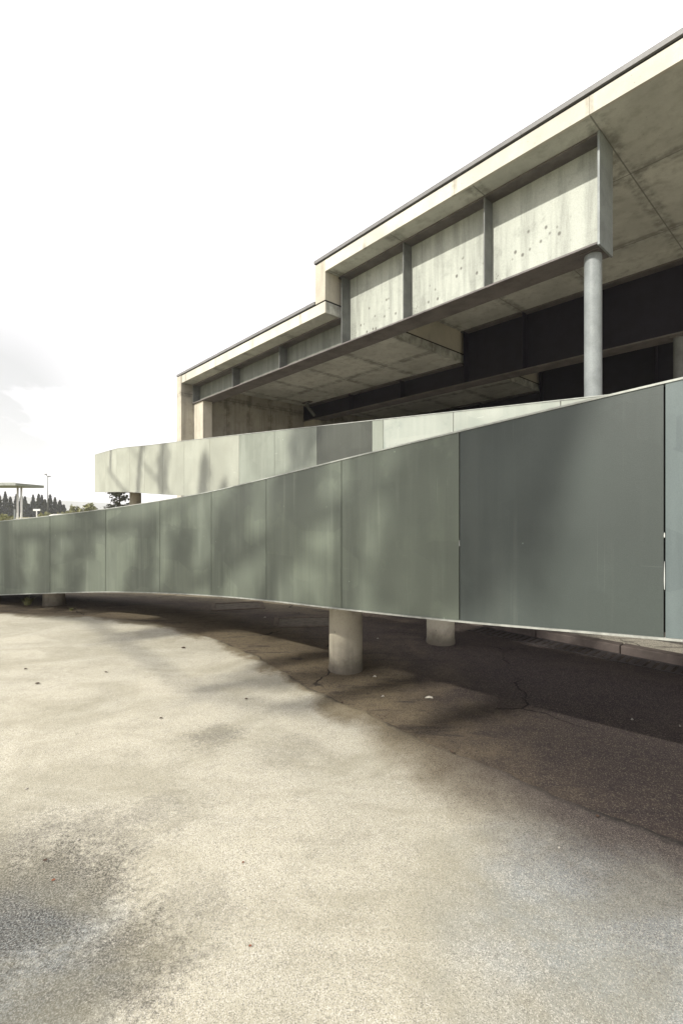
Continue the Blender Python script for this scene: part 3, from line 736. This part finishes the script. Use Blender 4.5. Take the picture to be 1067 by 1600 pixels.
# unseen tree, added and shaped so its shoots streak the ramp panels with shade
def unseen_shade_tree():
    rr = random.Random(11)
    q0, t0 = -9.8, -9.0
    U = Vector((0.6, -0.8, 0)); Tn = Vector((0.8, 0.6, 0))
    base = U * q0 + Tn * t0
    o = tag(empty('unseen_shade_tree', (base.x, base.y, -0.07)), 'unseen tree left of the yard, added so its loose shoots shade the ramp panels', 'tree')
    mb = MB(); pts = []
    P = lambda dq, h, dt=0.0: U * dq + Tn * dt + Vector((0, 0, h))
    def poly(ps, r0, r1):
        for k in range(len(ps) - 1):
            a = r0 + (r1 - r0) * k / (len(ps) - 1); b = r0 + (r1 - r0) * (k + 1) / (len(ps) - 1)
            mb.tube(ps[k], ps[k + 1], a, b, 9, False)
    poly([P(0, -0.1), P(0.1, 4), P(-0.1, 7.2), P(-0.3, 10), P(-0.2, 12.6)], 0.22, 0.06)
    limbs = [([P(0, 7.0), P(1.6, 7.75), P(3.2, 8.6, .3), P(5.2, 9.6, .4), P(7.2, 10.6), P(8.6, 11.2)], .16), ([P(-.1, 8.3), P(1.4, 9.4, -.3), P(3.0, 10.2, -.5), P(5.0, 11.3, -.4)], .09),
             ([P(-.2, 9.0), P(-2, 10.2), P(-4.2, 11.0, .3), P(-6.4, 12.1)], .11), ([P(-.2, 10.2), P(1.5, 11.6, .4), P(3.6, 12.4, .4)], .08), ([P(-.2, 10.5), P(-2, 11.9, -.4), P(-4.6, 13.0, -.3)], .08),
             ([P(0.1, 6.3), P(-1.2, 7.4), P(-2.4, 8.0)], .07), ([P(1.6, 7.75), P(3.4, 8.1, -.3), P(5.6, 8.3, -.4), P(7.4, 9.0, -.3)], .06), ([P(5.2, 9.6, .4), P(6.6, 9.7, .2), P(8.4, 9.9, .2)], .06)]
    for ps, r in limbs:
        poly(ps, r, r * .35)
        for k in range(len(ps) - 1):
            for j in range(2):
                if rr.random() < 0.2: continue
                a = ps[k].lerp(ps[k + 1], rr.uniform(.1, .95)); ln = rr.uniform(.9, 2.3)
                b = a + U * ln * rr.uniform(.08, .45) + Tn * rr.uniform(-.3, .3) + Vector((0, 0, ln))
                poly([a, a.lerp(b, .5) + U * .06, b], .06, .015)
                wd = rr.uniform(.05, .15)
                for m_ in range(int(ln * 210)):
                    u = rr.uniform(.12, 1.0); pts.append(a.lerp(b, u) + U * rr.gauss(0, wd) + Tn * rr.gauss(0, .15) + Vector((0, 0, rr.gauss(0, .1))))
    for dq, h0, h1 in ((6.55, 9.2, 11.3), (7.05, 9.4, 11.0), (7.75, 9.6, 11.6), (8.15, 9.9, 11.7), (5.7, 9.5, 11.0), (4.3, 9.0, 10.0), (5.2, 8.4, 9.6), (2.6, 8.4, 9.6)):
        a, b = P(dq, h0, .3), P(dq + (h1 - h0) * .24, h1, .2)
        poly([a, b], .05, .015)
        for m_ in range(420):
            u = rr.random(); pts.append(a.lerp(b, u) + U * rr.gauss(0, .09) + Tn * rr.gauss(0, .12))
    mb.build('trunk', M['bark'], o, smooth=True)
    leaf_crown('crown', M['pine'], o, pts, 0.14)
unseen_shade_tree()

# shelter canopy
sh = tag(empty('bus_shelter', (-22.5, 28, -0.07)), 'flat-roofed open shelter on paired slim white posts at the left edge', 'shelter')
MB().box(-7, 3.9, -1.2, 1.4, 3.22, 3.38).build('roof', M['canopy'], sh, bevel=0.01)
MB().box(-7.02, 3.93, -1.22, -1.2, 3.24, 3.40).build('roof_edge', M['cap'], sh)
for x in (3.14, 3.36, -2.6, -2.38):
    MB().tube((x, 0.1, 0), (x, 0.1, 3.22), 0.055, n=12).build('post', M['white'], sh, smooth=True)
lp = tag(empty('street_lamp', ((75.3 - 533.5) / 733.3 * 70, 70, -0.07)), 'tall slim street lamp with two short heads in front of the cypress row', 'street lamp')
MB().tube((0, 0, 0), (0, 0, 1.6), 0.13, 0.11, 12).tube((0, 0, 1.6), (0, 0, 7.1), 0.085, 0.05, 12).build('pole', M['steel'], lp, smooth=True)
for sx, zz, ln in ((-1, 7.32, 0.30), (1, 7.02, 0.26)):
    MB().tube((0, 0, 6.95), (sx * ln, 0, zz), 0.045, n=8).build('arm', M['steel'], lp)
    MB().box(sx * ln - 0.16, sx * ln + 0.16, -0.1, 0.1, zz - 0.05, zz + 0.09).build('lamp_head', M['steel'], lp, bevel=0.03)
sp = tag(empty('sign_post', ((58 - 533.5) / 733.3 * 60, 60, -0.07)), 'short white post with a flat crossboard between shelter and street lamp', 'sign post')
MB().tube((0, 0, 0), (0, 0, 2.0), 0.07, n=10).build('post', M['white'], sp); MB().box(-0.45, 0.45, -0.05, 0.05, 1.85, 2.1).build('board', M['white'], sp, bevel=0.02)
po = MB().tube((0, 0, -0.1), (0, 0, 1.86), 0.06, n=10).tube((0, 0, 1.86), (0, 0, 1.92), 0.07, n=10).build('post', M['steelpale']); po.location = ((23.7 - 533.5) / 733.3 * 36, 36, -0.07)
tag(po, 'short grey post standing just left of the shelter posts', 'post')

def car(x, y, rz, label):
    o = tag(empty('parked_car', (x, y, -0.07), rz), label, 'car', 'white cars parked far left')
    prof = [(-2.05, .35), (-2.08, .72), (-1.85, .92), (-1.35, 1.38), (-0.9, 1.47), (0.2, 1.47), (0.95, .98), (1.85, .84), (2.05, .62), (2.05, .35)]
    mb = MB(); n = len(prof)
    for yy, k in ((-0.82, 1), (0.82, 1)):
        mb.v += [(px, yy * (0.86 if pz > 1.2 else 1), pz) for px, pz in prof]
    mb.f = [tuple(range(n)), tuple(range(2 * n - 1, n - 1, -1))] + [(k, (k + 1) % n, n + (k + 1) % n, n + k) for k in range(n)]
    mb.build('body', M['white'], o)
    for s in (-1, 1):
        MB().add([(-1.3, s * .81, 1.0), (0.75, s * .81, 1.0), (0.15, s * .735, 1.38), (-0.95, s * .735, 1.38), (-1.3, s * .80, 1.0), (0.75, s * .80, 1.0), (0.15, s * .72, 1.38), (-0.95, s * .72, 1.38)],
                 [(0, 1, 2, 3), (4, 7, 6, 5), (0, 4, 5, 1), (1, 5, 6, 2), (2, 6, 7, 3), (3, 7, 4, 0)]).build('window', M['glass'], o)
        for wx in (-1.3, 1.25):
            wh = MB().tube((wx, s * .66, .32), (wx, s * .85, .32), .32, n=18).build('wheel', M['rubber'], o)
            MB().tube((wx, s * .84, .32), (wx, s * .86, .32), .2, n=14).build('rim', M['steelpale'], wh)
car(-34.2, 58, 0.1, 'white parked car, the nearer one at the foot of the street lamp'); car(-36.5, 63, 0.2, 'white parked car, the farther one behind the first')

# ------------------------------------------------------------------ litter
def flake(kind, px, py, ln, rz, label, cat, grp, z=0.0):
    x, y = gpx(px, py); ln *= 0.72
    mat = M[{'leaf': 'leafdry', 'red': 'leafred', 'paper': 'paper', 'stone': 'paper', 'twig': 'leafdry'}[kind]]
    mb = MB(); rr = random.Random(px * 7 + py)
    if kind in ('leaf', 'red'):
        n = 7; ctr = []
        for k in range(n):
            u = k / (n - 1); wd = ln * 0.32 * math.sin(math.pi * min(1, u * 0.94 + 0.04)) + 0.001
            zz = 0.004 + ln * 0.25 * (u - 0.5) ** 2 * 2
            mb.v += [(ln * (u - .5), -wd, zz + wd * .5), (ln * (u - .5), 0, zz), (ln * (u - .5), wd, zz + wd * .7)]
        for k in range(n - 1):
            for j in range(2): a = k * 3 + j; mb.f.append((a, a + 1, a + 4, a + 3))
        nm = 'fallen_leaf'
    elif kind == 'paper':
        mb.v = [(-ln * .5, -ln * .2, .006), (ln * .1, -ln * .28, .014), (ln * .5, -ln * .1, .005), (ln * .42, ln * .2, .012), (0, ln * .16, .02), (-ln * .45, ln * .22, .006), (0, -ln * .02, .004)]
        mb.f = [(0, 1, 6), (1, 2, 6), (2, 3, 6), (3, 4, 6), (4, 5, 6), (5, 0, 6)]; nm = 'paper_scrap'
    elif kind == 'stone':
        bm = bmesh.new(); bmesh.ops.create_icosphere(bm, subdivisions=2, radius=ln * .5)
        for q in bm.verts: q.co *= 1 + 0.25 * mnoise.noise(q.co * 60 + Vector((px, py, 0))); q.co.z *= .6
        for q in bm.verts: q.co.z += ln * .22
        bm.verts.index_update(); mb.v = [tuple(q.co) for q in bm.verts]; mb.f = [tuple(q.index for q in fc.verts) for fc in bm.faces]; bm.free(); nm = 'pebble'
    else:
        mb.tube((-ln * .5, 0, .004), (0, ln * .12, .012), .003, .0025, 5).tube((0, ln * .12, .012), (ln * .5, ln * .02, .05), .0025, .001, 5); nm = 'twig'
    o = mb.build(nm, mat); o.location = (x, y, z); o.rotation_euler.z = rz; tag(o, label, cat, grp)
GL, GP, GS = 'dry leaves on the ground', 'pale scraps under the ramp', 'pebbles on the pavement'
for a in (('leaf', 287, 1013, .07, .3, 'dark dry leaf alone on the pale asphalt inside the ramp curve', 'leaf', GL),
          ('leaf', 535, 1099, .045, 1, 'dark dry leaf on the pavement edge below the front column', 'leaf', GL),
          ('leaf', 705, 1176, .05, 2, 'dark dry leaf on grey asphalt right of the pale scraps', 'leaf', GL),
          ('leaf', 933, 1277, .035, .5, 'brown dry leaf at the dark broken pavement edge on the right', 'leaf', GL),
          ('leaf', 59, 1069, .06, .2, 'dark leaf on pale asphalt, lower one of the pair at the far left', 'leaf', GL),
          ('leaf', 41, 1046, .05, 1.2, 'dark leaf on pale asphalt, upper one of the pair at the far left', 'leaf', GL),
          ('leaf', 166, 1051, .05, 2, 'dark leaf on pale asphalt between the far left pair and the ramp curve', 'leaf', GL),
          ('leaf', 252, 1123, .035, .7, 'small dark leaf just above the round moss stain', 'leaf', GL),
          ('leaf', 385, 1093, .04, .1, 'small dark leaf right of and above the round moss stain', 'leaf', GL),
          ('leaf', 71, 1346, .028, .1, 'dark curled leaf above the large mossy patch at lower left', 'leaf', GL),
          ('red', 84, 1377, .022, .4, 'reddish leaf at the rim of the large mossy patch', 'leaf', GL),
          ('red', 380, 1349, .016, .9, 'tiny reddish leaf in the middle of the pale foreground', 'leaf', GL),
          ('red', 391, 1480, .016, .2, 'tiny reddish leaf nearest the camera', 'leaf', GL),
          ('paper', 670, 1089, .10, -.1, 'largest torn pale scrap on the dark dirt under the ramp', 'litter', GP),
          ('paper', 598, 1087, .04, .2, 'small pale scrap left of the largest torn scrap', 'litter', GP),
          ('paper', 585, 1056, .05, -.3, 'pale scrap at the foot of the front column', 'litter', GP),
          ('paper', 590, 997, .04, .2, 'pale scrap in the shade behind the front column', 'litter', GP),
          ('paper', 987, 1123, .03, 0, 'pale scrap on dark ground at the right under the slate panel', 'litter', GP),
          ('paper', 1062, 1133, .03, .6, 'pale scrap on dark ground at the right photo edge', 'litter', GP),
          ('paper', 414, 964, .05, .3, 'white scrap between the two square covers under the ramp', 'litter', GP),
          ('stone', 123, 1313, .022, 0, 'white pebble above the large mossy patch', 'pebble', GS),
          ('stone', 42, 1233, .022, 0, 'white pebble near the left photo edge', 'pebble', GS),
          ('stone', 873, 1325, .016, 0, 'white pebble on grey asphalt at lower right', 'pebble', GS),
          ('twig', 606, 1120, .10, .4, 'bent dark twig on the pavement edge right of the front column', 'twig', None)):
    under = a[0] == 'paper'
    flake(*a, z=-0.014 if under else 0.0)
# weeds at the far left column
def weed(px, py, hh, n, label, z=-0.014):
    x, y = gpx(px, py); rr = random.Random(px)
    v, f = [], []
    for k in range(n):
        an = rr.uniform(0, 6.283); l = hh * rr.uniform(.5, 1); ln = rr.uniform(.2, .9); b = len(v)
        d = Vector((math.cos(an), math.sin(an), 0)); s = Vector((-d.y, d.x, 0)) * 0.007; o = d * rr.uniform(0, hh * .3)
        for u, ww in ((0, 1), (.5, 1), (1, .1)):
            c = o + d * ln * l * u * u + Vector((0, 0, l * u * (1 - .25 * u))); v += [c - s * ww, c + s * ww]
        f += [(b, b + 1, b + 3, b + 2), (b + 2, b + 3, b + 5, b + 4)]
    me = bpy.data.meshes.new('weed'); me.from_pydata([tuple(q) for q in v], [], f); me.materials.append(M['bush'])
    o = new_obj('weed', me); o.location = (x, y, z); tag(o, label, 'weed', 'weeds beside the ramp')
weed(45, 944, .22, 60, 'tuft of weeds under the ramp just left of the far left column')
weed(112, 953, .07, 40, 'low dry weeds at the foot of the far left column')

# ------------------------------------------------------------------ air
def haze():
    mb = MB().box(-2700, 2700, -400, 2700, -4.5, 125)
    m = bpy.data.materials.new('haze_air'); m.use_nodes = True; t = m.node_tree; t.nodes.clear()
    o = t.nodes.new('ShaderNodeOutputMaterial'); pvn = t.nodes.new('ShaderNodeVolumePrincipled')
    pvn.inputs['Color'].default_value = (0.93, 0.95, 1.0, 1); pvn.inputs['Density'].default_value = 0.00045
    t.links.new(pvn.outputs[0], o.inputs['Volume'])
    tag(mb.build('haze', m), kind='stuff')
haze()
